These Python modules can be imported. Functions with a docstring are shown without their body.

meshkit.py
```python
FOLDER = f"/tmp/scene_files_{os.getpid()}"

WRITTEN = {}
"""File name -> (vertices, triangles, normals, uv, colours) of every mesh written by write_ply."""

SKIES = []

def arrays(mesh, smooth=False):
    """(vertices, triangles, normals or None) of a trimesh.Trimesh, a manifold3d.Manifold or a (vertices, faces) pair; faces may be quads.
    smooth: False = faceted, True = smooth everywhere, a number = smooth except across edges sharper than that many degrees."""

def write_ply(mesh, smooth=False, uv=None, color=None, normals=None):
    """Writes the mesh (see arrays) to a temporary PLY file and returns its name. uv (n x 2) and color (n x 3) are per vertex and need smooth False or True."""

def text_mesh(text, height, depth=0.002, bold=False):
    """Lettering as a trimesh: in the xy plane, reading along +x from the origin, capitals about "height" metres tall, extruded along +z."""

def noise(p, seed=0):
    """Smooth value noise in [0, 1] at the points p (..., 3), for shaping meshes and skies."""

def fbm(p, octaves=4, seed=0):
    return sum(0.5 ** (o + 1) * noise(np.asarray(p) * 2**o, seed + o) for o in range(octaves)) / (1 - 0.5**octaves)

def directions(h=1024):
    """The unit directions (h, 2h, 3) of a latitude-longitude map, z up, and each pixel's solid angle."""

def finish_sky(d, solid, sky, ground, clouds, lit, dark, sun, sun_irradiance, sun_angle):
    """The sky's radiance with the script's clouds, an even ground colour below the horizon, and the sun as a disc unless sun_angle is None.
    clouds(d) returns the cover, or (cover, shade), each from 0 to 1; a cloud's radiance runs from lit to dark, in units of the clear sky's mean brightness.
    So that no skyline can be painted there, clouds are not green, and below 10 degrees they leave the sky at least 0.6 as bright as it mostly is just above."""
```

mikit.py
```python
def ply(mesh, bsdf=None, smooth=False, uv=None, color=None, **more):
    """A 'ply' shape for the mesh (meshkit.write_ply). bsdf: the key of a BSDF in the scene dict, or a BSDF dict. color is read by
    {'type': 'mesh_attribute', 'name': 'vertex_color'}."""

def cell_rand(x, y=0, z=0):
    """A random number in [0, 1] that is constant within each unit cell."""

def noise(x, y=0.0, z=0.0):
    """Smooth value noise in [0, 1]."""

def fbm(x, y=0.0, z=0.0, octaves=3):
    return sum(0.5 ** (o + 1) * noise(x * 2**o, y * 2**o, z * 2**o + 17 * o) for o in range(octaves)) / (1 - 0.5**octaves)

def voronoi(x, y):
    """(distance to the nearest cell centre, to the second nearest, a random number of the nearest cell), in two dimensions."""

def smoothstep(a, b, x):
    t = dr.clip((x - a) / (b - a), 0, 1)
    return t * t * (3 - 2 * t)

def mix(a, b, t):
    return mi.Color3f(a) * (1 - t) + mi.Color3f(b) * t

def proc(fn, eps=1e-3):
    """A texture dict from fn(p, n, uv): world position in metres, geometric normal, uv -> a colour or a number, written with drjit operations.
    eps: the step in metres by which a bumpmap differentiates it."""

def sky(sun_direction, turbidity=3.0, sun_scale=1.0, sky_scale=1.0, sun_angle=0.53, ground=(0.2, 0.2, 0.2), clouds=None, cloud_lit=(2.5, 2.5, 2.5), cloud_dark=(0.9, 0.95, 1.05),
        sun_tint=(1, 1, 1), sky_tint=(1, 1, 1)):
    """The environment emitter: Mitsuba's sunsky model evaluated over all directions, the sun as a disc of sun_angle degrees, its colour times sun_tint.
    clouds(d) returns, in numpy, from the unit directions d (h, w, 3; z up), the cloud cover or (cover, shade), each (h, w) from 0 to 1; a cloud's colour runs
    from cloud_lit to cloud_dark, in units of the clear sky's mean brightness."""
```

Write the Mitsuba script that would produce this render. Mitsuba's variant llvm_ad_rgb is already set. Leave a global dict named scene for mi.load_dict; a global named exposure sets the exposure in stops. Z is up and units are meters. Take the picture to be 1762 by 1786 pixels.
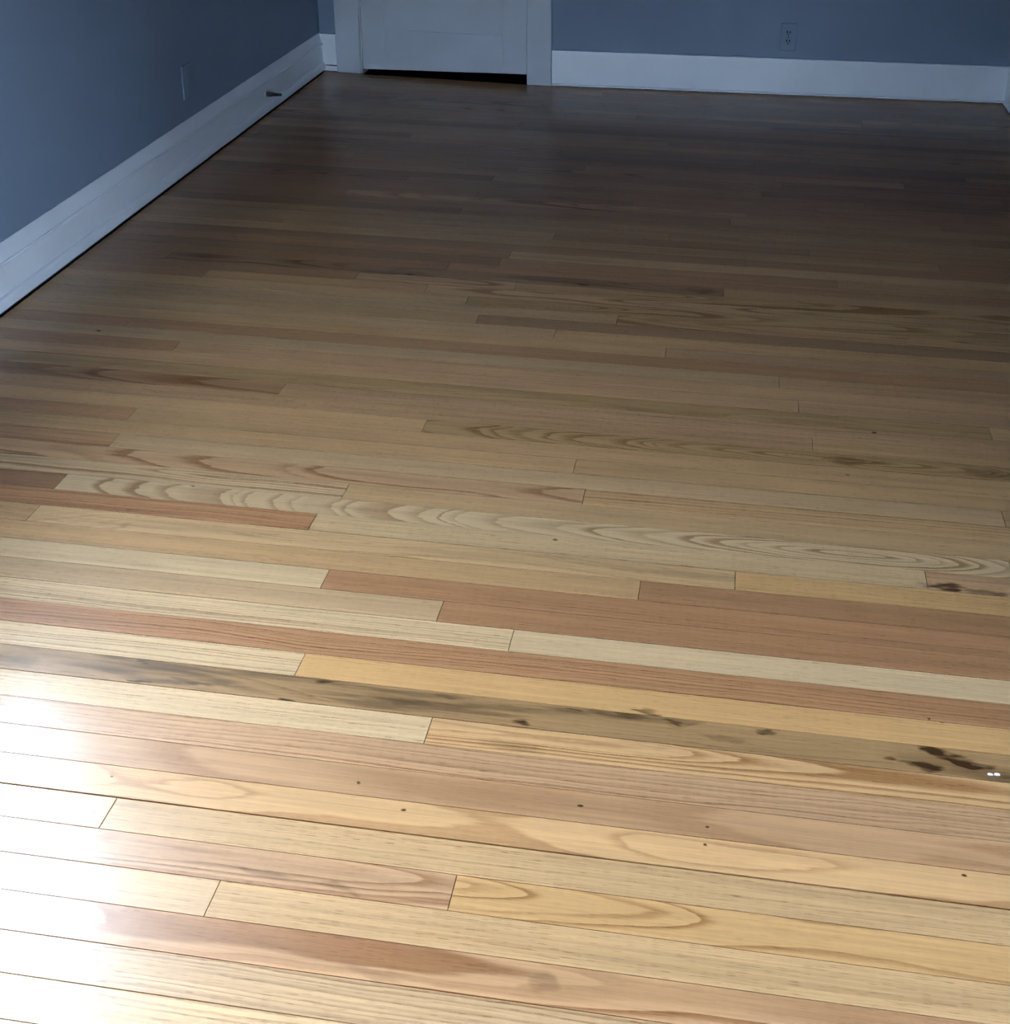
import math, random
import numpy as np
import trimesh
import drjit as dr
import mitsuba as mi
import mikit
from mikit import noise, fbm, cell_rand, smoothstep, mix

scene, labels = {}, {}
T = mi.ScalarTransform4f
rng = random.Random(7)

# ------------------------------------------------------------------ camera, sky, exposure
IW, IH = 1762, 1786
F_PX, PITCH, ROLL, YAW, CAM_H, CX, CY = 2156.084, 0.339619, 0.013487, -0.131119, 1.5168, 1013.303, 307.207
fw = np.array([math.sin(YAW) * math.cos(PITCH), math.cos(YAW) * math.cos(PITCH), -math.sin(PITCH)])
rt = np.array([math.cos(YAW), -math.sin(YAW), 0.0])
up = np.cross(rt, fw)
up = -math.sin(ROLL) * rt + math.cos(ROLL) * up
eye = np.array([0.0, 0.0, CAM_H])
scene['camera'] = {
    'type': 'perspective', 'fov_axis': 'x', 'fov': math.degrees(2 * math.atan(IW / 2 / F_PX)),
    'principal_point_offset_x': (IW / 2 - CX) / IW, 'principal_point_offset_y': (IH / 2 - CY) / IH,
    'near_clip': 0.02, 'far_clip': 100.0,
    'to_world': T().look_at(origin=eye.tolist(), target=(eye + fw).tolist(), up=up.tolist()),
}
exposure = 6.5
GLOW = np.array([-0.84, 1.55, 1.52])         # thin bright cloud before the sun, up to the left
GLOW /= np.linalg.norm(GLOW)


def overcast(d):
    ang = np.degrees(np.arccos(np.clip(d @ GLOW, -1, 1)))
    lit = 0.94 * np.exp(-(ang / 20.0) ** 2)
    return 0.95 + 0 * ang, 1 - lit


scene['sky'] = mikit.sky([-0.84, 1.55, 1.52], turbidity=3.0, sun_scale=0.0, sky_scale=3.0, ground=(0.06, 0.065, 0.055),
                         clouds=overcast, cloud_lit=(9.3, 11.2, 13.8), cloud_dark=(0.53, 0.65, 0.83))


# ------------------------------------------------------------------ helpers
def srgb(r, g, b):
    c = np.array([r, g, b], float) / 255
    return np.where(c <= 0.04045, c / 12.92, ((c + 0.055) / 1.055) ** 2.4)


def box(x0, x1, y0, y1, z0, z1, bevel=0.0):
    if not bevel:
        m = trimesh.creation.box(extents=(x1 - x0, y1 - y0, z1 - z0))
        m.apply_translation(((x0 + x1) / 2, (y0 + y1) / 2, (z0 + z1) / 2))
        return m
    pts = []
    for i in range(3):
        b = [bevel] * 3
        b[i] = 0
        for sx in (x0 + b[0], x1 - b[0]):
            for sy in (y0 + b[1], y1 - b[1]):
                for sz in (z0 + b[2], z1 - b[2]):
                    pts.append((sx, sy, sz))
    return trimesh.convex.convex_hull(np.array(pts))


def join(*ms):
    return trimesh.util.concatenate(ms)


def sweep(profile, path, caps=True):
    """A closed profile of (out, z) pairs carried along path points (x, y) with the outward side to the right of the travel direction."""
    path = np.asarray(path, float)
    d = np.gradient(path, axis=0)
    d /= np.linalg.norm(d, axis=1, keepdims=True)
    out = np.stack([d[:, 1], -d[:, 0]], 1)
    prof = np.asarray(profile, float)
    n, m = len(path), len(prof)
    v = np.zeros((n, m, 3))
    for i in range(n):
        pr = prof if prof.ndim == 2 else prof[i]
        v[i, :, :2] = path[i] + pr[:, :1] * out[i]
        v[i, :, 2] = pr[:, 1]
    f = []
    for i in range(n - 1):
        for j in range(m):
            a, b = i * m + j, i * m + (j + 1) % m
            f += [(a, b, b + m), (a, b + m, a + m)]
    tri = trimesh.Trimesh(v.reshape(-1, 3), f, process=False)
    if caps:
        from shapely.geometry import Polygon
        cv, cf = trimesh.creation.triangulate_polygon(Polygon(prof), engine='earcut')
        idx = [int(np.argmin(((prof - c) ** 2).sum(1))) for c in cv]
        f += [tuple(idx[k] for k in t[::-1]) for t in cf] + [tuple((n - 1) * m + idx[k] for k in t) for t in cf]
        tri = trimesh.Trimesh(v.reshape(-1, 3), f, process=False)
    trimesh.repair.fix_normals(tri)
    return tri


def obj(key, mesh, bsdf, smooth=False, label=None, cat=None, group=None, kind=None, **kw):
    scene[key] = mikit.ply(mesh, bsdf, smooth=smooth, **kw)
    tag(key, label, cat, group, kind)
    return key


def tag(key, label=None, cat=None, group=None, kind=None):
    d = {k: v for k, v in dict(label=label, category=cat, group=group, kind=kind).items() if v}
    if d:
        labels[key] = d


# ------------------------------------------------------------------ paint and metal
def paint_fn(rgb, amount, freq):
    c = mi.Color3f(*[float(x) for x in rgb])

    def fn(p, n, uv):
        a = fbm(p.x * freq, p.y * freq, p.z * freq, 3)
        return c * (1 - amount + 2 * amount * a)
    return mikit.proc(fn)


WALL_RGB = (0.165, 0.222, 0.30)
scene['wall_paint'] = {'type': 'twosided', 'b': {'type': 'principled', 'base_color': paint_fn(WALL_RGB, 0.05, 3.0), 'roughness': 0.6, 'specular': 0.35}}
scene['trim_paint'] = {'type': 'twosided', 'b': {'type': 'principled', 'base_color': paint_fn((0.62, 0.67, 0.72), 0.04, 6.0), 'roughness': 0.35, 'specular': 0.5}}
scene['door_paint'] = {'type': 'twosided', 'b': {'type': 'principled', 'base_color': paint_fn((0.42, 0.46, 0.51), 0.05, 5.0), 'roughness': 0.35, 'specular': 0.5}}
scene['ceiling_paint'] = {'type': 'twosided', 'b': {'type': 'diffuse', 'reflectance': {'type': 'rgb', 'value': [0.14, 0.14, 0.145]}}}
scene['blocker_dark'] = {'type': 'twosided', 'b': {'type': 'diffuse', 'reflectance': paint_fn((0.10, 0.10, 0.105), 0.2, 2.0)}}  # matte dark colour of the added light blockers outdoors
scene['dark_void'] = {'type': 'twosided', 'b': {'type': 'diffuse', 'reflectance': {'type': 'rgb', 'value': [0.02, 0.02, 0.022]}}}
scene['subfloor_wood'] = {'type': 'twosided', 'b': {'type': 'diffuse', 'reflectance': {'type': 'rgb', 'value': [0.035, 0.025, 0.018]}}}
scene['slot_dark'] = {'type': 'twosided', 'b': {'type': 'diffuse', 'reflectance': {'type': 'rgb', 'value': [0.012, 0.016, 0.024]}}}
scene['dark_metal'] = {'type': 'twosided', 'b': {'type': 'principled', 'base_color': {'type': 'rgb', 'value': [0.06, 0.06, 0.065]}, 'metallic': 0.5, 'roughness': 0.4}}
scene['white_rubber'] = {'type': 'twosided', 'b': {'type': 'principled', 'base_color': {'type': 'rgb', 'value': [0.55, 0.53, 0.55]}, 'roughness': 0.6}}
scene['chip_white'] = {'type': 'twosided', 'b': {'type': 'diffuse', 'reflectance': {'type': 'rgb', 'value': [0.85, 0.85, 0.83]}}}
scene['window_glass'] = {'type': 'thindielectric', 'int_ior': 1.5}

# ------------------------------------------------------------------ floor: strip oak, every board a part
ROW_W, ROW_Y0 = 0.0572, 1.34394
X_L, X_R = -1.974, 1.18
TONES = {                      # the colour of the pale wood of a board, as albedo
    'cream': (222, 203, 166), 'pale': (232, 216, 182), 'peach': (226, 192, 146), 'yellow': (228, 190, 134), 'tan': (206, 176, 134),
    'beige': (212, 187, 147), 'greybeige': (205, 185, 153), 'olive': (186, 162, 116), 'pink': (202, 171, 141), 'pinktan': (206, 172, 138),
    'red': (186, 141, 108), 'brown': (172, 132, 100), 'dark': (142, 108, 84), 'yellowtan': (216, 182, 130), 'plum': (126, 98, 82), 'mineral': (168, 142, 104),
}
MEAN_TONE = srgb(206, 176, 138)
# grain: (pith offset across, pith depth, depth slope per metre, ring width, contrast, waviness, pore strength, grey streaks)
GRAINS = {
    'P': (0.30, 0.10, 0.00, 0.0032, 0.22, 0.6, 0.7, 0.06),      # plain, rift sawn, hardly any figure
    's': (0.16, 0.05, 0.01, 0.0042, 0.40, 0.9, 1.0, 0.10),      # fine straight grain
    'S': (0.11, 0.05, 0.01, 0.0072, 0.95, 1.1, 1.1, 0.08),      # bold straight stripes
    'C': (0.010, 0.030, 0.035, 0.0085, 1.25, 1.6, 0.8, 0.08),   # long cathedrals
    'B': (0.012, 0.040, 0.018, 0.0140, 1.15, 3.2, 0.5, 0.12),   # big slow swirls
    'Z': (0.002, 0.020, 0.085, 0.0062, 1.35, 1.2, 0.6, 0.05),   # tight chevrons
    'M': (0.040, 0.030, 0.02, 0.0090, 0.45, 3.5, 0.8, 1.0),    # mottled
}
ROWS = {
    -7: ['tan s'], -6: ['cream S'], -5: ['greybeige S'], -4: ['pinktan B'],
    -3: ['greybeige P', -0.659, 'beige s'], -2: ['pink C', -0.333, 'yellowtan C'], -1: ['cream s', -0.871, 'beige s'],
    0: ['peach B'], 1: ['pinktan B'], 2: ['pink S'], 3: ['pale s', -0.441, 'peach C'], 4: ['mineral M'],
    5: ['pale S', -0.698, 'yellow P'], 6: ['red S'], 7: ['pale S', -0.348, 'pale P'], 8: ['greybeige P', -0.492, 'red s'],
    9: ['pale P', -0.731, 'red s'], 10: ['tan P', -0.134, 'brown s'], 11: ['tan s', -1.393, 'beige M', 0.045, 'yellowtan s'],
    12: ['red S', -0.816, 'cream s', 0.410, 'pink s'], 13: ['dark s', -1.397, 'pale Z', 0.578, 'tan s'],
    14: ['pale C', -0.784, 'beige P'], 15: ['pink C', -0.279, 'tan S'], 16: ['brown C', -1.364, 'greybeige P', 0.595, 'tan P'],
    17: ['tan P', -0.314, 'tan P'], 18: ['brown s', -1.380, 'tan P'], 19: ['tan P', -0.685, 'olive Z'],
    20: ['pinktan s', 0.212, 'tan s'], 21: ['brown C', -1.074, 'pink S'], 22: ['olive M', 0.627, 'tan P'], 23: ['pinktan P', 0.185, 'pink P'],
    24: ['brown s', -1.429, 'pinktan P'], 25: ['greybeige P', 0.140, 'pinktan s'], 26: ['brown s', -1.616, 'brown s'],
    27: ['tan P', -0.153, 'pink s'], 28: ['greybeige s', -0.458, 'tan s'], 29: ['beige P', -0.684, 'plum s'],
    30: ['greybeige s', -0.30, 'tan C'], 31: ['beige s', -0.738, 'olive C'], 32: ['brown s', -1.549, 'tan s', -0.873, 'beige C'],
    33: ['dark s', -1.10, 'pink B', -0.62, 'olive C'], 34: ['brown s', -1.716, 'plum C', -0.013, 'tan s'], 35: ['brown s', -0.849, 'brown s'],  # far rows lean dark: some of the shade there sits in the tones
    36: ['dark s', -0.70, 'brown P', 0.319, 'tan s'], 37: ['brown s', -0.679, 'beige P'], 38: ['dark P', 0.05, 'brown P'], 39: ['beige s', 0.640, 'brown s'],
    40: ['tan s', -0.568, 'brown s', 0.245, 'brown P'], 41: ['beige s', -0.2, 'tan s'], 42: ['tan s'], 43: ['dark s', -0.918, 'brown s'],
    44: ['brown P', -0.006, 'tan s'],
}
GAPS = {0: 0.0026, 4: 0.0012, 8: 0.0012, 12: 0.0013, 16: 0.0011, -4: 0.0011, 5: 0.0008, 24: 0.001, 26: 0.0009, 27: 0.0010, 22: 0.0010, 20: 0.0008, 11: 0.0009, -1: 0.0009, -2: 0.0008, -3: 0.0009}
FAR_SHADE_TONES = ['tan', 'brown', 'brown', 'olive', 'pinktan', 'brown', 'dark', 'red', 'red', 'dark']  # weighted to dark tones, putting shade of the far floor into the boards
K0, K1 = -8, 74               # rows seen by the camera, up to the cupboard behind the door
board_rows = {}
for k in range(-48, K1 + 1):
    if k in ROWS:
        row = ROWS[k]
    else:
        row, x = [], X_L - rng.uniform(0.0, 1.0)
        while x < X_R:
            x += rng.choice([0.6, 0.9, 1.3, 1.7, 2.1]) * rng.uniform(0.8, 1.2)
            row += [rng.choice(FAR_SHADE_TONES) + ' ' + rng.choice('PPssSCM'), x]
        row = row[:-1]
        while len(row) > 1 and (row[1] < X_L + 0.1):
            row = row[2:]
        while len(row) > 1 and (row[-2] > X_R - 0.1):
            row = row[:-2]
    if k >= 72:               # the boards stop at the door, the dark subfloor shows beyond
        board_rows[k] = [(X_L, -1.65, 'brown', 's'), (-1.65, -0.984, 'brown', 's'), (-0.984, X_R, 'tan', 's')] if k == 72 else [(X_L, -1.79, 'brown', 's'), (-0.984, X_R, 'tan', 's')]
        continue
    xs = [X_L] + [r for r in row if not isinstance(r, str)] + [X_R]
    board_rows[k] = [(xs[i], xs[i + 1], *t.split()) for i, t in enumerate(r for r in row if isinstance(r, str))]

P_COL, P_GR = [], []


def gap_of(k):
    return GAPS.get(k, 0.0004 + 0.0009 * random.Random(k + 500).random())


def board_mesh(k, xa, xb, idn, first, last):
    y0, y1 = ROW_Y0 + k * ROW_W, ROW_Y0 + (k + 1) * ROW_W
    g0, g1 = gap_of(k), gap_of(k + 1)
    ya, yb = y0 + g0 * 0.5, y1 - g1 * 0.5
    a, b = xa + (0 if first else 0.0006), xb - (0 if last else 0.0006)
    bv, zb = 0.00035, -0.012
    dz = [rng.uniform(-0.0003, 0.0) for _ in range(4)]
    ring = lambda i, z: [(a + i, ya + i, z), (b - i, ya + i, z), (b - i, yb - i, z), (a + i, yb - i, z)]
    v = ring(0, zb) + ring(0, -bv) + [(p[0], p[1], p[2] + d) for p, d in zip(ring(bv, 0.0), dz)]
    q = [(8, 9, 10, 11)] + [(r + j, r + (j + 1) % 4, r + 4 + (j + 1) % 4, r + 4 + j) for r in (0, 4) for j in range(4)]
    v = np.array(v)
    if k == 72 and -1.7 < xa < -1.6:
        v[:, 1] = np.minimum(v[:, 1], 5.409 - 0.0665 * v[:, 0] + 0.004)
    uv = np.stack([v[:, 0], idn + 0.1 + 0.8 * np.clip((v[:, 1] - y0) / ROW_W, 0, 1)], 1)
    return (v, np.array(q)), uv


boards, far_boards = [], []
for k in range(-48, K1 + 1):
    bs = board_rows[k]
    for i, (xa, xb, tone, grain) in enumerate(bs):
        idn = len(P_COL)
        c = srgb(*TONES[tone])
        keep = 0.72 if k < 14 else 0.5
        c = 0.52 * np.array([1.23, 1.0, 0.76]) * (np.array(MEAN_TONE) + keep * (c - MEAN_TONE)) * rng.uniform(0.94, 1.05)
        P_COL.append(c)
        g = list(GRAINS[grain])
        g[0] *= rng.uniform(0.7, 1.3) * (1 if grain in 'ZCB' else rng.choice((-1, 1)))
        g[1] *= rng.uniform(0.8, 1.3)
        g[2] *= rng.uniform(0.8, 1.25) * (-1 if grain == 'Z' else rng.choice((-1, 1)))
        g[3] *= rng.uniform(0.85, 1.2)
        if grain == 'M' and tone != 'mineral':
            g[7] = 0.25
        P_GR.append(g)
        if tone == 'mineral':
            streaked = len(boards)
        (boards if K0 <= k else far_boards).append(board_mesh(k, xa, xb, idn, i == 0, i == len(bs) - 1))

COL = [mi.Float([float(c[i]) for c in P_COL]) for i in range(3)]
GR = [mi.Float([float(g[i]) for g in P_GR]) for i in range(8)]
# stains, knots and mineral streaks: x, y, half length, half width, angle (degrees), strength
SPOTS = [(0.374, 1.6215, 0.034, 0.0125, -20, 1.1),
         (0.407, 1.6041, 0.044, 0.0095, -6, 1.1),
         (0.350, 1.5884, 0.040, 0.0095, 0, 1.0),
         (0.385, 1.597, 0.075, 0.020, -4, 0.35),
         (0.46, 1.593, 0.06, 0.012, 0, 0.35),
         (-0.10, 1.628, 0.09, 0.014, -2, 0.35),
         (0.39, 1.6121, 0.0177, 0.0085, -25, 0.8),
         (0.299, 1.5949, 0.016, 0.0048, 0, 0.75),
         (-0.119, 1.6246, 0.036, 0.0089, -3, 0.6),
         (-0.058, 1.6237, 0.0207, 0.0051, -5, 0.7),
         (-0.092, 1.6378, 0.0228, 0.0038, 0, 0.6),
         (-0.299, 1.5836, 0.0228, 0.0062, -3, 0.8),
         (-0.215, 1.6258, 0.0192, 0.0038, 0, 0.55),
         (0.11, 1.6237, 0.0203, 0.0037, 0, 0.7),
         (0.041, 1.5961, 0.0367, 0.0073, -4, 0.3),
         (-0.016, 1.6224, 0.0281, 0.0063, 4, 0.3),
         (-0.64, 1.6286, 0.0152, 0.0053, 0, 0.7),
         (-0.691, 1.5751, 0.0159, 0.0038, 0, 0.75),
         (-0.96, 1.6294, 0.0252, 0.0054, 0, 0.6),
         (-0.962, 1.5801, 0.0287, 0.0051, 6, 0.65),
         (-0.868, 1.5887, 0.0407, 0.0038, -2, 0.4),
         (-1.195, 1.5952, 0.0424, 0.0159, 0, 0.3),
         (-0.501, 1.5972, 0.0489, 0.0076, -2, 0.35),
         (-0.428, 1.6213, 0.0393, 0.0039, 0, 0.3),
         (0.444, 2.044, 0.0424, 0.0088, 1, 0.85),
         (0.523, 2.0408, 0.042, 0.0087, 1, 0.55),
         (0.289, 2.463, 0.0415, 0.0192, 0, 0.45),
         (0.59, 2.4566, 0.0582, 0.0213, 0, 0.4),
         (-0.959, 3.2943, 0.0181, 0.0123, 0, 0.85),
         (-0.992, 3.2974, 0.1084, 0.0206, 0, 0.3),
         (-0.42, 3.3038, 0.0242, 0.0101, 0, 0.7),
         (-0.075, 3.3199, 0.0603, 0.0202, 0, 0.4),
         (-0.456, 3.3185, 0.1893, 0.0245, 0, 0.25),
         (-1.11, 2.1419, 0.0065, 0.0051, 0, 0.95),
         (-0.52, 1.4244, 0.0036, 0.0027, 0, 0.9),
         (-0.9, 1.3812, 0.0033, 0.0021, 0, 0.8),
         (0.016, 1.4211, 0.0034, 0.0023, 0, 0.9),
         (0.015, 1.3895, 0.0033, 0.0022, 0, 0.9),
         (0.381, 1.3918, 0.0036, 0.0023, 0, 0.95),
         (-0.435, 1.3857, 0.004, 0.0026, 0, 0.9),
         (-0.18, 1.4322, 0.0044, 0.0021, 0, 0.85),
         (-1.677, 2.7961, 0.0076, 0.0064, 0, 0.9),
         (-0.314, 2.0739, 0.0053, 0.0041, 0, 0.85),
         (0.368, 1.6902, 0.0037, 0.0026, 0, 0.85),
         (0.357, 2.5944, 0.0052, 0.0039, 0, 0.8),
         (0.39, 1.6871, 0.0037, 0.0026, 0, 0.6),
         (0.283, 2.404, 0.0056, 0.0035, 0, 0.6),
         (-0.188, 1.1466, 0.0254, 0.0125, -5, 0.28),
         (-0.4, 1.1252, 0.0455, 0.0108, -10, 0.2),
         (-0.595, 1.2495, 0.05, 0.0054, -2, 0.3),
         (-0.492, 1.2422, 0.0369, 0.0053, -6, 0.3),
         (-0.295, 1.5336, 0.0648, 0.0118, -2, 0.25),
         (-0.095, 1.5635, 0.055, 0.006, 0, 0.15)]


def oak(p, n, uv):
    idn = dr.floor(uv.y)
    ix = mi.UInt32(dr.clip(idn, 0, len(P_COL) - 1))
    v = (uv.y - idn - 0.1) / 0.8 * ROW_W - ROW_W / 2
    base = mi.Color3f(*[dr.gather(mi.Float, c, ix) for c in COL])
    vc, depth, slope, ringw, contrast, wavy, pore, murk = [dr.gather(mi.Float, g, ix) for g in GR]
    r1, r2 = cell_rand(idn, 5), cell_rand(idn, 9)
    u = uv.x + r1 * 40
    n1 = fbm(u * 1.6, idn * 3.7, 0.0, 3) - 0.5
    n2 = fbm(u * 3.1, v * 25.0, idn * 1.3, 3) - 0.5
    n3 = fbm(u * 22.0, v * 160.0, idn * 2.1, 3) - 0.5
    zc = depth + slope * uv.x + n1 * 0.028 * wavy
    vv = v - vc + n2 * 0.016 * wavy
    r = dr.sqrt(vv * vv + zc * zc) + n3 * 0.0020
    r = r + (noise(r * 120.0, idn) - 0.5) * 0.009          # years of fast and slow growth
    ring = r / ringw + r2 * 7
    fi = dr.floor(ring)
    f = ring - fi
    amp = (0.30 + 0.70 * cell_rand(fi, idn)) * (0.65 + 0.7 * noise(u * 5.0, fi * 3.1, idn))
    wid = 0.38 + 0.50 * cell_rand(fi, idn, 4)
    band = smoothstep(0.0, 0.10, f) * (1 - smoothstep(0.10, 1.0, f / wid)) * amp
    # pores: short dark dashes along the grain
    po = noise(u * 60.0, v * 1300.0, idn)
    po = smoothstep(0.64, 0.9, po) * (0.40 + 1.1 * band) * pore
    fibre = fbm(u * 6.0, v * 520.0, idn, 2) - 0.5
    tone = 1 + (fbm(u * 0.9, v * 18.0, idn, 3) - 0.5) * 0.34 + fibre * 0.22 + (fbm(u * 3.0, v * 90.0, idn, 2) - 0.5) * 0.14
    mk = smoothstep(0.47, 0.74, fbm(u * 5.0 + n2 * 0.6, v * 55.0, idn, 4)) * murk
    col = base * tone
    col = col * mix((1, 1, 1), (0.60, 0.49, 0.42), dr.clip(band * contrast, 0, 1))
    col = col * mix((1, 1, 1), (0.64, 0.56, 0.50), dr.clip(po * 0.8, 0, 1))
    col = col * mix((1, 1, 1), (0.50, 0.50, 0.52), dr.clip(mk, 0, 1))
    if SPOTS:
        wx = (fbm(p.x * 26, p.y * 60, 3.0, 3) - 0.5) * 0.05
        wy = (fbm(p.x * 26, p.y * 60, 9.0, 3) - 0.5) * 0.02
        s = mi.Float(0)
        for (sx, sy, a, b, ang, st) in SPOTS:
            ca, sa = math.cos(math.radians(ang)), math.sin(math.radians(ang))
            k = 0.25 if a < 0.006 else 1.0
            dx, dy = p.x + wx * k - sx, p.y + wy * k - sy
            e = dr.square((dx * ca + dy * sa) / a) + dr.square((dy * ca - dx * sa) / b)
            here = dr.abs(p.y - (ROW_Y0 + (math.floor((sy - ROW_Y0) / ROW_W) + 0.5) * ROW_W)) < ROW_W / 2
            s = dr.select(here, dr.maximum(s, st * (1 - smoothstep(0.0, 1.5, e))), s)
        s = s * (0.70 + 0.9 * fbm(p.x * 34, p.y * 260, 5.0, 3))
        col = col * mix((1, 1, 1), (0.14, 0.115, 0.11), dr.clip(s, 0, 1))
    return col


scene['oak_gloss'] = {'type': 'principled', 'base_color': mikit.proc(oak), 'roughness': 0.16, 'specular': 0.34}
scene['oak_satin'] = {'type': 'principled', 'base_color': mikit.proc(oak), 'roughness': 0.36, 'specular': 0.5}
scene['oak_varnished'] = {'type': 'blendbsdf', 'weight': 0.45, 'a': {'type': 'ref', 'id': 'oak_gloss'}, 'b': {'type': 'ref', 'id': 'oak_satin'}}

obj('floor', box(-2.3, 1.5, -1.5, 6.3, -0.06, -0.0125), 'subfloor_wood', kind='structure', label='varnished oak strip floor of narrow boards')
for i, (m, uv) in enumerate(boards):
    scene['floor__plank' if i == 0 else f'floor__plank_{i:03d}'] = mikit.ply(m, 'oak_varnished', smooth=False, uv=uv)
labels[f'floor__plank_{streaked:03d}'] = {'label': 'olive board with grey mineral streaks and black marks'}
vs, fs, us, off = [], [], [], 0
for (v, q), uv in far_boards:
    vs.append(v); fs.append(q + off); us.append(uv); off += len(v)
scene['floor__plank_field'] = mikit.ply((np.vstack(vs), np.vstack(fs)), 'oak_varnished', smooth=False, uv=np.vstack(us))
labels['floor__plank_field'] = {'kind': 'stuff'}

# ------------------------------------------------------------------ walls, ceiling, windows
WL, WR, YN, ZC = -2.0, 1.195, -1.3, 2.55     # inner faces of left, right and near walls; ceiling
TH = 0.16


def wall_with_holes(axis, face, outward, a0, a1, holes):
    """A wall along one axis from a0 to a1, its inner face at `face`, thickness towards outward, with rectangular holes (a, b, z0, z1)."""
    parts, cur = [], a0
    mk = lambda a, b, z0, z1: (box(min(face, face + outward * TH), max(face, face + outward * TH), a, b, z0, z1) if axis == 'y'
                               else box(a, b, min(face, face + outward * TH), max(face, face + outward * TH), z0, z1))
    for (a, b, z0, z1) in sorted(holes):
        parts.append(mk(cur, a, -0.02, ZC))
        parts.append(mk(a, b, -0.02, z0))
        parts.append(mk(a, b, z1, ZC))
        cur = b
    parts.append(mk(cur, a1, -0.02, ZC))
    return join(*parts)


WIN_L = (1.05, 2.92, 1.18, 2.38)
WIN_R = (-0.50, 1.50, 0.45, 1.95)
WIN_N = (-1.75, -0.05, 0.12, 1.25)
obj('wall_left', wall_with_holes('y', WL, -1, YN - TH, 6.4, [WIN_L] if WIN_L else []), 'wall_paint', kind='structure', label='blue grey painted wall on the left')
obj('wall_right', wall_with_holes('y', WR, 1, YN - TH, 6.4, [WIN_R] if WIN_R else []), 'wall_paint', kind='structure', label='blue grey painted wall on the right')
obj('wall_near', wall_with_holes('x', YN, -1, WL - TH, WR + TH, [WIN_N] if WIN_N else []), 'wall_paint', kind='structure', label='blue grey painted wall behind the viewer')
obj('ceiling', box(WL - TH, WR + TH, YN - TH, 6.4, ZC, ZC + 0.1), 'ceiling_paint', kind='structure', label='grey ceiling')


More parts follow.
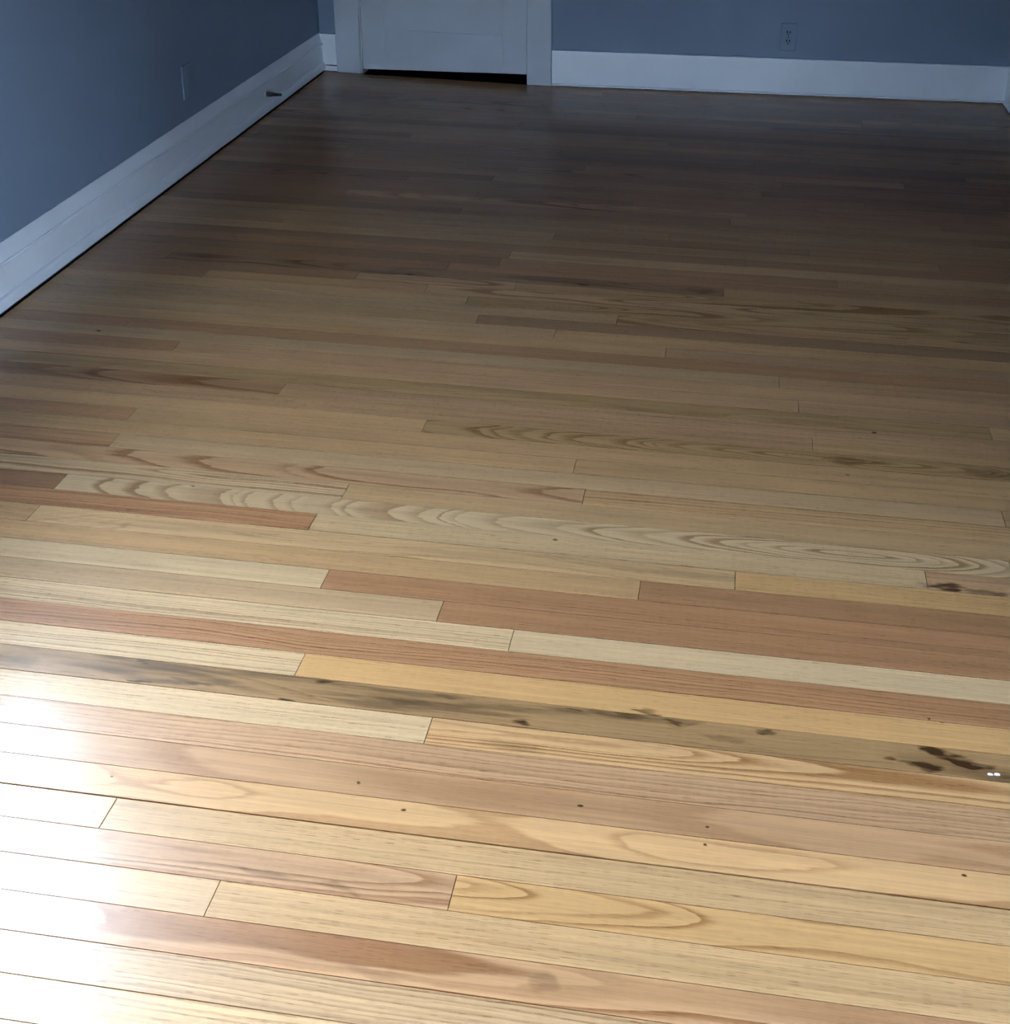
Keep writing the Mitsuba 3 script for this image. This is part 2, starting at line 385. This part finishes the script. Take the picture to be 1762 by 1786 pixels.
def window(n, axis, face, outward, hole):
    a, b, z0, z1 = hole
    key = f'window_{n}'
    lo = lambda p, q: (min(p, q), max(p, q))

    def bx(u, c0, c1, bev=0.0):
        p, q = lo(face + outward * u[0], face + outward * u[1])
        return box(p, q, c0[0], c0[1], c1[0], c1[1], bev) if axis == 'y' else box(c0[0], c0[1], p, q, c1[0], c1[1], bev)
    xin, xm = (-0.018, 0.0), 0.09
    cas = [bx(xin, (a - 0.10, a), (z0 - 0.02, z1 + 0.11), 0.003), bx(xin, (b, b + 0.10), (z0 - 0.02, z1 + 0.11), 0.003), bx(xin, (a, b), (z1, z1 + 0.11), 0.003),
           bx((-0.05, 0.10), (a - 0.12, b + 0.12), (z0 - 0.03, z0), 0.004), bx(xin, (a - 0.10, b + 0.10), (z0 - 0.11, z0 - 0.03), 0.003)]
    obj(key, join(*cas), 'trim_paint', kind='structure', label='white window casing and sill')
    w, zm, sd = 0.045, (z0 + z1) / 2, (xm - 0.02, xm + 0.02)
    sash = [bx(sd, (a, a + w), (z0, z1)), bx(sd, (b - w, b), (z0, z1)), bx(sd, (a, b), (z0, z0 + w + 0.02)), bx(sd, (a, b), (z1 - w, z1)), bx(sd, (a, b), (zm - w / 2, zm + w / 2))]
    obj(key + '__sash', join(*sash), 'trim_paint')
    c = face + outward * xm
    for i, (p, q) in enumerate(((z0 + w + 0.02, zm - w / 2), (zm + w / 2, z1 - w))):
        v = np.array([[c, a + w, p], [c, b - w, p], [c, b - w, q], [c, a + w, q]])
        if axis == 'x':
            v = v[:, [1, 0, 2]]
        obj(key + '__pane' + ('' if i == 0 else '_001'), (v, np.array([[0, 1, 2, 3]])), 'window_glass')


for n, (axis, face, outward, hole) in enumerate((('y', WL, -1, WIN_L), ('y', WR, 1, WIN_R), ('x', YN, -1, WIN_N)), 1):
    if hole:
        window(n, axis, face, outward, hole)

obj('light_blocker_left', box(-7.0, -3.7, -9.0, 0.9, -0.6, 5.2), 'blocker_dark', kind='structure', label='added unseen dark block close outside the left window, holding back sky light')  # added block, unseen, keeps sky light off the far floor

obj('light_blocker_right', box(4.6, 8.0, -12.0, -4.0, -0.6, 5.0), 'blocker_dark', kind='structure', label='added unseen dark block outside the right window, cutting light to the far left')  # added block, unseen, trims window light reaching the far left

# back wall: a door section and a plain section that meet at a slight angle behind the door casing
L1 = lambda x: 5.409 - 0.0665 * x            # faces of the door casing
L2 = lambda x: 5.493 + 0.0346 * x            # foot of the skirting right of the door
XK = -0.866
DOOR_X0, DOOR_X1, DOOR_H = -1.785, -0.984, 2.03


def frame_of(f, x0, x1):
    p0, p1 = np.array([x0, f(x0)]), np.array([x1, f(x1)])
    t = (p1 - p0) / np.linalg.norm(p1 - p0)
    return p0, t


def place(mesh, f, x_at):
    """Moves a mesh from local (s along the wall, d behind its front line, z) to the room."""
    p0, t = frame_of(f, x_at, x_at + 1)
    nrm = np.array([-t[1], t[0]])
    m = np.eye(4)
    m[:2, 0], m[:2, 1], m[:2, 3] = t, nrm, p0
    mesh = mesh.copy()
    mesh.apply_transform(m)
    return mesh


c1 = math.sqrt(1 + 0.0665 ** 2)
S = lambda x: (x - WL) * c1                  # along the door section from the left corner
s0, s1, sk = S(DOOR_X0), S(DOOR_X1), S(XK)
c2 = math.sqrt(1 + 0.0346 ** 2)
S2 = lambda x: (x - XK) * c2
door_wall = join(box(-0.2, s0 - 0.02, 0.022, 0.14, -0.02, ZC), box(s1 + 0.02, sk, 0.022, 0.14, -0.02, ZC), box(s0 - 0.02, s1 + 0.02, 0.022, 0.14, DOOR_H + 0.02, ZC))
plain_wall = box(0, S2(WR) + 0.2, 0.024, 0.142, -0.02, ZC)
obj('wall_back', join(place(door_wall, L1, WL), place(plain_wall, L2, XK)), 'wall_paint', kind='structure', label='blue grey painted wall across the far end')
closet = join(box(s0 - 0.3, s1 + 0.3, 0.80, 0.84, -0.02, ZC), box(s0 - 0.34, s0 - 0.3, 0.14, 0.84, -0.02, ZC), box(s1 + 0.3, s1 + 0.34, 0.14, 0.84, -0.02, ZC), box(s0 - 0.34, s1 + 0.34, 0.14, 0.84, ZC, ZC + 0.05))
obj('wall_closet', place(closet, L1, WL), 'dark_void', kind='structure', label='dark inside of the closet behind the door')

# casing (trim_1): left and right legs, head
def casing(sa, sb, z0, z1):
    return box(sa, sb, 0.0, 0.022, z0, z1, 0.003)


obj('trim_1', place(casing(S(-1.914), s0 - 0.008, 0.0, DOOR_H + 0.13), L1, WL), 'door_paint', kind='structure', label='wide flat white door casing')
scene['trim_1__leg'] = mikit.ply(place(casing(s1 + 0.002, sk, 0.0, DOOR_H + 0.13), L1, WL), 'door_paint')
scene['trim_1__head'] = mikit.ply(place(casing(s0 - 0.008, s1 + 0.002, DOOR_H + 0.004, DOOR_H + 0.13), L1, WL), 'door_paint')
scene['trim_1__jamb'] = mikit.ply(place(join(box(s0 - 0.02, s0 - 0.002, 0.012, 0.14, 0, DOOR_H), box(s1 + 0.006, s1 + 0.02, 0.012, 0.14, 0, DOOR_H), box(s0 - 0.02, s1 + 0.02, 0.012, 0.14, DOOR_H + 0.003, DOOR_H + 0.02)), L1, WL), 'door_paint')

# door leaf: stiles, rails and a recessed panel; its foot is cut out of level
ZL, ZR = 0.022, 0.047
st = 0.115


def leaf_piece(sa, sb, za, zb, d0, d1):
    m = box(sa, sb, d0, d1, za, zb, 0.0015)
    return m


def cut_foot(m):
    v = m.vertices.copy()
    foot = v[:, 2] < 0.03
    v[foot, 2] += ZL + (ZR - ZL) * (v[foot, 0] - s0) / (s1 - s0)
    m.vertices = v
    return m


dl = [cut_foot(leaf_piece(s0, s0 + st, 0.0, DOOR_H - 0.003, 0.010, 0.045)), cut_foot(leaf_piece(s1 - st, s1, 0.0, DOOR_H - 0.003, 0.010, 0.045)),
      leaf_piece(s0 + st, s1 - st, 1.9, DOOR_H - 0.003, 0.010, 0.045), leaf_piece(s0 + st, s1 - st, 0.95, 1.10, 0.010, 0.045)]
rail = cut_foot(leaf_piece(s0 + st, s1 - st, 0.0, 0.222, 0.010, 0.045))
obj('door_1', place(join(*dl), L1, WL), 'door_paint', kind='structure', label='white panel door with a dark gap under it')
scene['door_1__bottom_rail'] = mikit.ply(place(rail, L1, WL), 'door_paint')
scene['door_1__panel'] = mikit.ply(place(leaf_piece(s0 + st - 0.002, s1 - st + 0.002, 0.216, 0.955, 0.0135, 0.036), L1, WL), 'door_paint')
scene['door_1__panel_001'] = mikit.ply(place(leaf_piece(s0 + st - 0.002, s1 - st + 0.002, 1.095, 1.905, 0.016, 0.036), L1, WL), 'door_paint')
hz0, hz1 = 0.318, 0.408
hinge = trimesh.creation.cylinder(radius=0.006, height=hz1 - hz0, sections=14)
hinge.apply_translation((s0 - 0.004, 0.006, (hz0 + hz1) / 2))
scene['door_1__hinge'] = mikit.ply(place(join(hinge, box(s0 - 0.001, s0 + 0.022, 0.0085, 0.0125, hz0, hz1)), L1, WL), 'door_paint', smooth=30)
labels['door_1__hinge'] = {'label': 'white painted hinge'}

# skirtings
def wave(n, seed, amp, base, step=0.12):
    r = np.random.RandomState(seed)
    return base + amp * np.convolve(r.rand(n + 4), np.ones(5) / 5, 'valid')[:n]


def skirting(key, f_path, z_top, n_pts, seed, gap, label, flip=False, ridge=True, shoe_out=0.028, shoe_h=0.046, body=0.016, z_bot=0.003):
    zr = z_top - 0.052
    if ridge:
        bead = [(body + 0.005 * math.cos(q), zr + 0.006 * math.sin(q)) for q in np.linspace(-math.pi / 2, math.pi / 2, 7)]
        prof = [(0, z_bot), (body, z_bot)] + bead + [(body - 0.013, z_top - 0.006), (body - 0.014, z_top), (0, z_top)]
    else:
        prof = [(0, z_bot), (body, z_bot), (body, z_top - 0.006), (body - 0.003, z_top), (0, z_top)]
    path = f_path(np.linspace(0, 1, 2))
    obj(key, sweep(prof, path), 'trim_paint', smooth=35, kind='structure', label=label)
    t = np.linspace(0, 1, n_pts)
    g = wave(n_pts, seed, gap, 0.0015 + 0.25 * gap)
    pr = []
    for gi in g:
        a = np.linspace(0, math.pi / 2, 6)
        pr.append([(body - 0.001, gi)] + [(body + (shoe_out - body) * math.cos(x), gi + 0.004 + (shoe_h - gi - 0.004) * math.sin(x)) for x in a[:-1]] + [(body - 0.001, shoe_h)])
    pr[0] = pr[0]
    n, m = n_pts, len(pr[0])
    path = f_path(t)
    d = np.gradient(path, axis=0)
    d /= np.linalg.norm(d, axis=1, keepdims=True)
    out = np.stack([d[:, 1], -d[:, 0]], 1)
    v = np.array([[(*(path[i] + q[0] * out[i]), q[1]) for q in pr[i]] for i in range(n)])
    f = []
    for i in range(n - 1):
        for j in range(m):
            a, b = i * m + j, i * m + (j + 1) % m
            f += [(a, b, b + m), (a, b + m, a + m)]
    f += [tuple([0, j + 1, j]) for j in range(1, m - 1)] + [tuple([(n - 1) * m, (n - 1) * m + j, (n - 1) * m + j + 1]) for j in range(1, m - 1)]
    mesh = trimesh.Trimesh(v.reshape(-1, 3), f, process=False)
    trimesh.repair.fix_normals(mesh)
    scene[key + '__shoe_molding'] = mikit.ply(mesh, 'trim_paint', smooth=40)


lin = lambda a, b: (lambda t: np.outer(1 - t, a) + np.outer(t, b))
yc_l = L1(WL) + 0.022
skirting('baseboard_left', lin((WL, YN), (WL, yc_l)), 0.185, 140, 3, 0.010, 'tall white baseboard with a raised bead along the left wall')
yc_r = L2(WR) + 0.024
skirting('baseboard_right', lin((WR, yc_r), (WR, YN)), 0.170, 60, 5, 0.003, 'white baseboard along the right wall', ridge=False, shoe_out=0.026, shoe_h=0.016)


def along(f, back, xa, xb):
    def g(t):
        x = xa + (xb - xa) * t
        p0, tt = frame_of(f, xa, xb)
        nrm = np.array([-tt[1], tt[0]])
        return np.stack([x, f(x)], 1) + nrm * back
    return g


skirting('baseboard_back', along(L2, 0.024, XK + 0.003, WR), 0.170, 90, 8, 0.004, 'plain white baseboard along the far wall right of the door', ridge=False, shoe_out=0.024, shoe_h=0.014)
skirting('baseboard_stub', along(L1, 0.022, WL, -1.914), 0.182, 8, 9, 0.002, 'short white baseboard between the left corner and the door casing', ridge=False, shoe_out=0.019, shoe_h=0.027, z_bot=0.034)

# ------------------------------------------------------------------ outlets
def rounded_plate(w, h, t, b):
    return box(-w / 2, w / 2, -t, 0.0, -h / 2, h / 2, b)


def outlet(key, M, slots, label, group=None):
    """A duplex outlet in local x (along the wall), -y (into the room), z, moved by M."""
    def put(name, m, mat, lab=None, smooth=False):
        m = m.copy()
        m.apply_transform(M)
        scene[key + '__' + name] = mikit.ply(m, mat, smooth=smooth)
        if lab:
            labels[key + '__' + name] = {'label': lab}
    tag(key, label, 'electrical outlet', group)
    put('plate', rounded_plate(0.070, 0.126, 0.0065, 0.0025), 'wall_paint')
    for i, zc in enumerate((0.0195, -0.0195)):
        a = np.linspace(0, 2 * math.pi, 28, endpoint=False)
        prof = np.stack([np.clip(0.0172 * np.cos(a) * 1.05, -0.0165, 0.0165), np.clip(0.0172 * np.sin(a), -0.0142, 0.0142)], 1)
        from shapely.geometry import Polygon
        m = trimesh.creation.extrude_polygon(Polygon(prof), 0.0025, engine='earcut')
        m.apply_transform(trimesh.transformations.rotation_matrix(math.pi / 2, (1, 0, 0)))
        m.apply_translation((0, -0.0053, zc))
        put('receptacle' + ('' if i == 0 else '_001'), m, 'wall_paint')
        if slots:
            for j, (sx, h) in enumerate(((-0.0063, 0.0120), (0.0063, 0.0100))):
                k = 2 * i + j
                put('slot' + ('' if k == 0 else f'_{k:03d}'), box(sx - 0.0022, sx + 0.0022, -0.0080, -0.0060, zc + 0.003 - h / 2, zc + 0.003 + h / 2), 'slot_dark', 'dark blade slot' if k == 0 else None)
            g = trimesh.creation.cylinder(radius=0.0026, height=0.002, sections=12)
            g.apply_transform(trimesh.transformations.rotation_matrix(math.pi / 2, (1, 0, 0)))
            g.apply_translation((0.0, -0.0071, zc - 0.0085))
            put('ground_hole' + ('' if i == 0 else '_001'), g, 'slot_dark')
    s = trimesh.creation.cylinder(radius=0.003, height=0.0025, sections=14)
    s.apply_transform(trimesh.transformations.rotation_matrix(math.pi / 2, (1, 0, 0)))
    s.apply_translation((0, -0.0060, 0))
    put('screw', s, 'slot_dark' if slots else 'wall_paint')


p0, t2 = frame_of(L2, 0.2045, 1.2)
n2 = np.array([-t2[1], t2[0]])
M = np.eye(4)
M[:2, 0], M[:2, 1] = t2, n2
M[:2, 3] = p0 + n2 * 0.024
M[2, 3] = 0.268
outlet('wall_outlet', M, True, 'wall outlet painted blue grey like the far wall, with dark slots')
M = np.eye(4)
M[:3, 0], M[:3, 1] = (0, 1, 0), (-1, 0, 0)
M[:3, 3] = (WL, 4.125, 0.325)
outlet('wall_outlet_001', M, False, 'painted-over outlet cover low on the left wall, above the baseboard')

# ------------------------------------------------------------------ door stop on the left skirting
tag('door_stop', 'small dark door stop sticking out of the left baseboard near the corner', 'door stop')


def lathe_x(prof, origin):
    m = trimesh.creation.revolve(np.array(prof), sections=20)
    m.apply_transform(trimesh.transformations.rotation_matrix(math.pi / 2, (0, 1, 0)))
    m.apply_translation(origin)
    return m


ds = (WL + 0.0155, 4.815, 0.087)
scene['door_stop__base'] = mikit.ply(lathe_x([(0, 0), (0.013, 0), (0.013, 0.004), (0.009, 0.007), (0, 0.007)], ds), 'white_rubber', smooth=30)
coil = []
t = np.linspace(0, 1, 180)
R = 0.0095 - 0.0055 * t
ang = t * 2 * math.pi * 12
cl = np.stack([ds[0] + 0.006 + 0.058 * t, ds[1] + R * np.cos(ang), ds[2] + R * np.sin(ang)], 1)
from shapely.geometry import Point
spr = trimesh.creation.sweep_polygon(Point(0, 0).buffer(0.0019, quad_segs=2), cl, engine='earcut')
scene['door_stop__spring'] = mikit.ply(spr, 'dark_metal', smooth=50)
scene['door_stop__tip'] = mikit.ply(lathe_x([(0, 0), (0.0055, 0), (0.006, 0.004), (0.005, 0.009), (0, 0.010)], (ds[0] + 0.063, ds[1], ds[2])), 'dark_metal', smooth=30)
labels['door_stop__base'] = {'label': 'pale round base'}

# ------------------------------------------------------------------ two flecks of white paint lying on the streaked board
def fleck(key, x, y, pts, label):
    from shapely.geometry import Polygon
    m = trimesh.creation.extrude_polygon(Polygon(pts), 0.0012, engine='earcut')
    m.apply_translation((x, y, 0.0001))
    obj(key, m, 'chip_white', label=label, cat='paint chip')


fleck('paint_chip', 0.4485, 1.5848, [(-0.0042, -0.001), (-0.002, -0.0025), (0.001, -0.0016), (0.0044, -0.002), (0.0040, 0.0012), (0.0008, 0.002), (-0.0026, 0.0022)], 'smaller white paint chip on the dark-streaked floor board, left of its twin')
fleck('paint_chip_001', 0.4590, 1.5862, [(-0.005, -0.0016), (-0.001, -0.0028), (0.004, -0.0022), (0.0054, 0.0006), (0.002, 0.0026), (-0.0028, 0.0018)], 'larger white paint chip on the dark-streaked floor board, right of its twin')
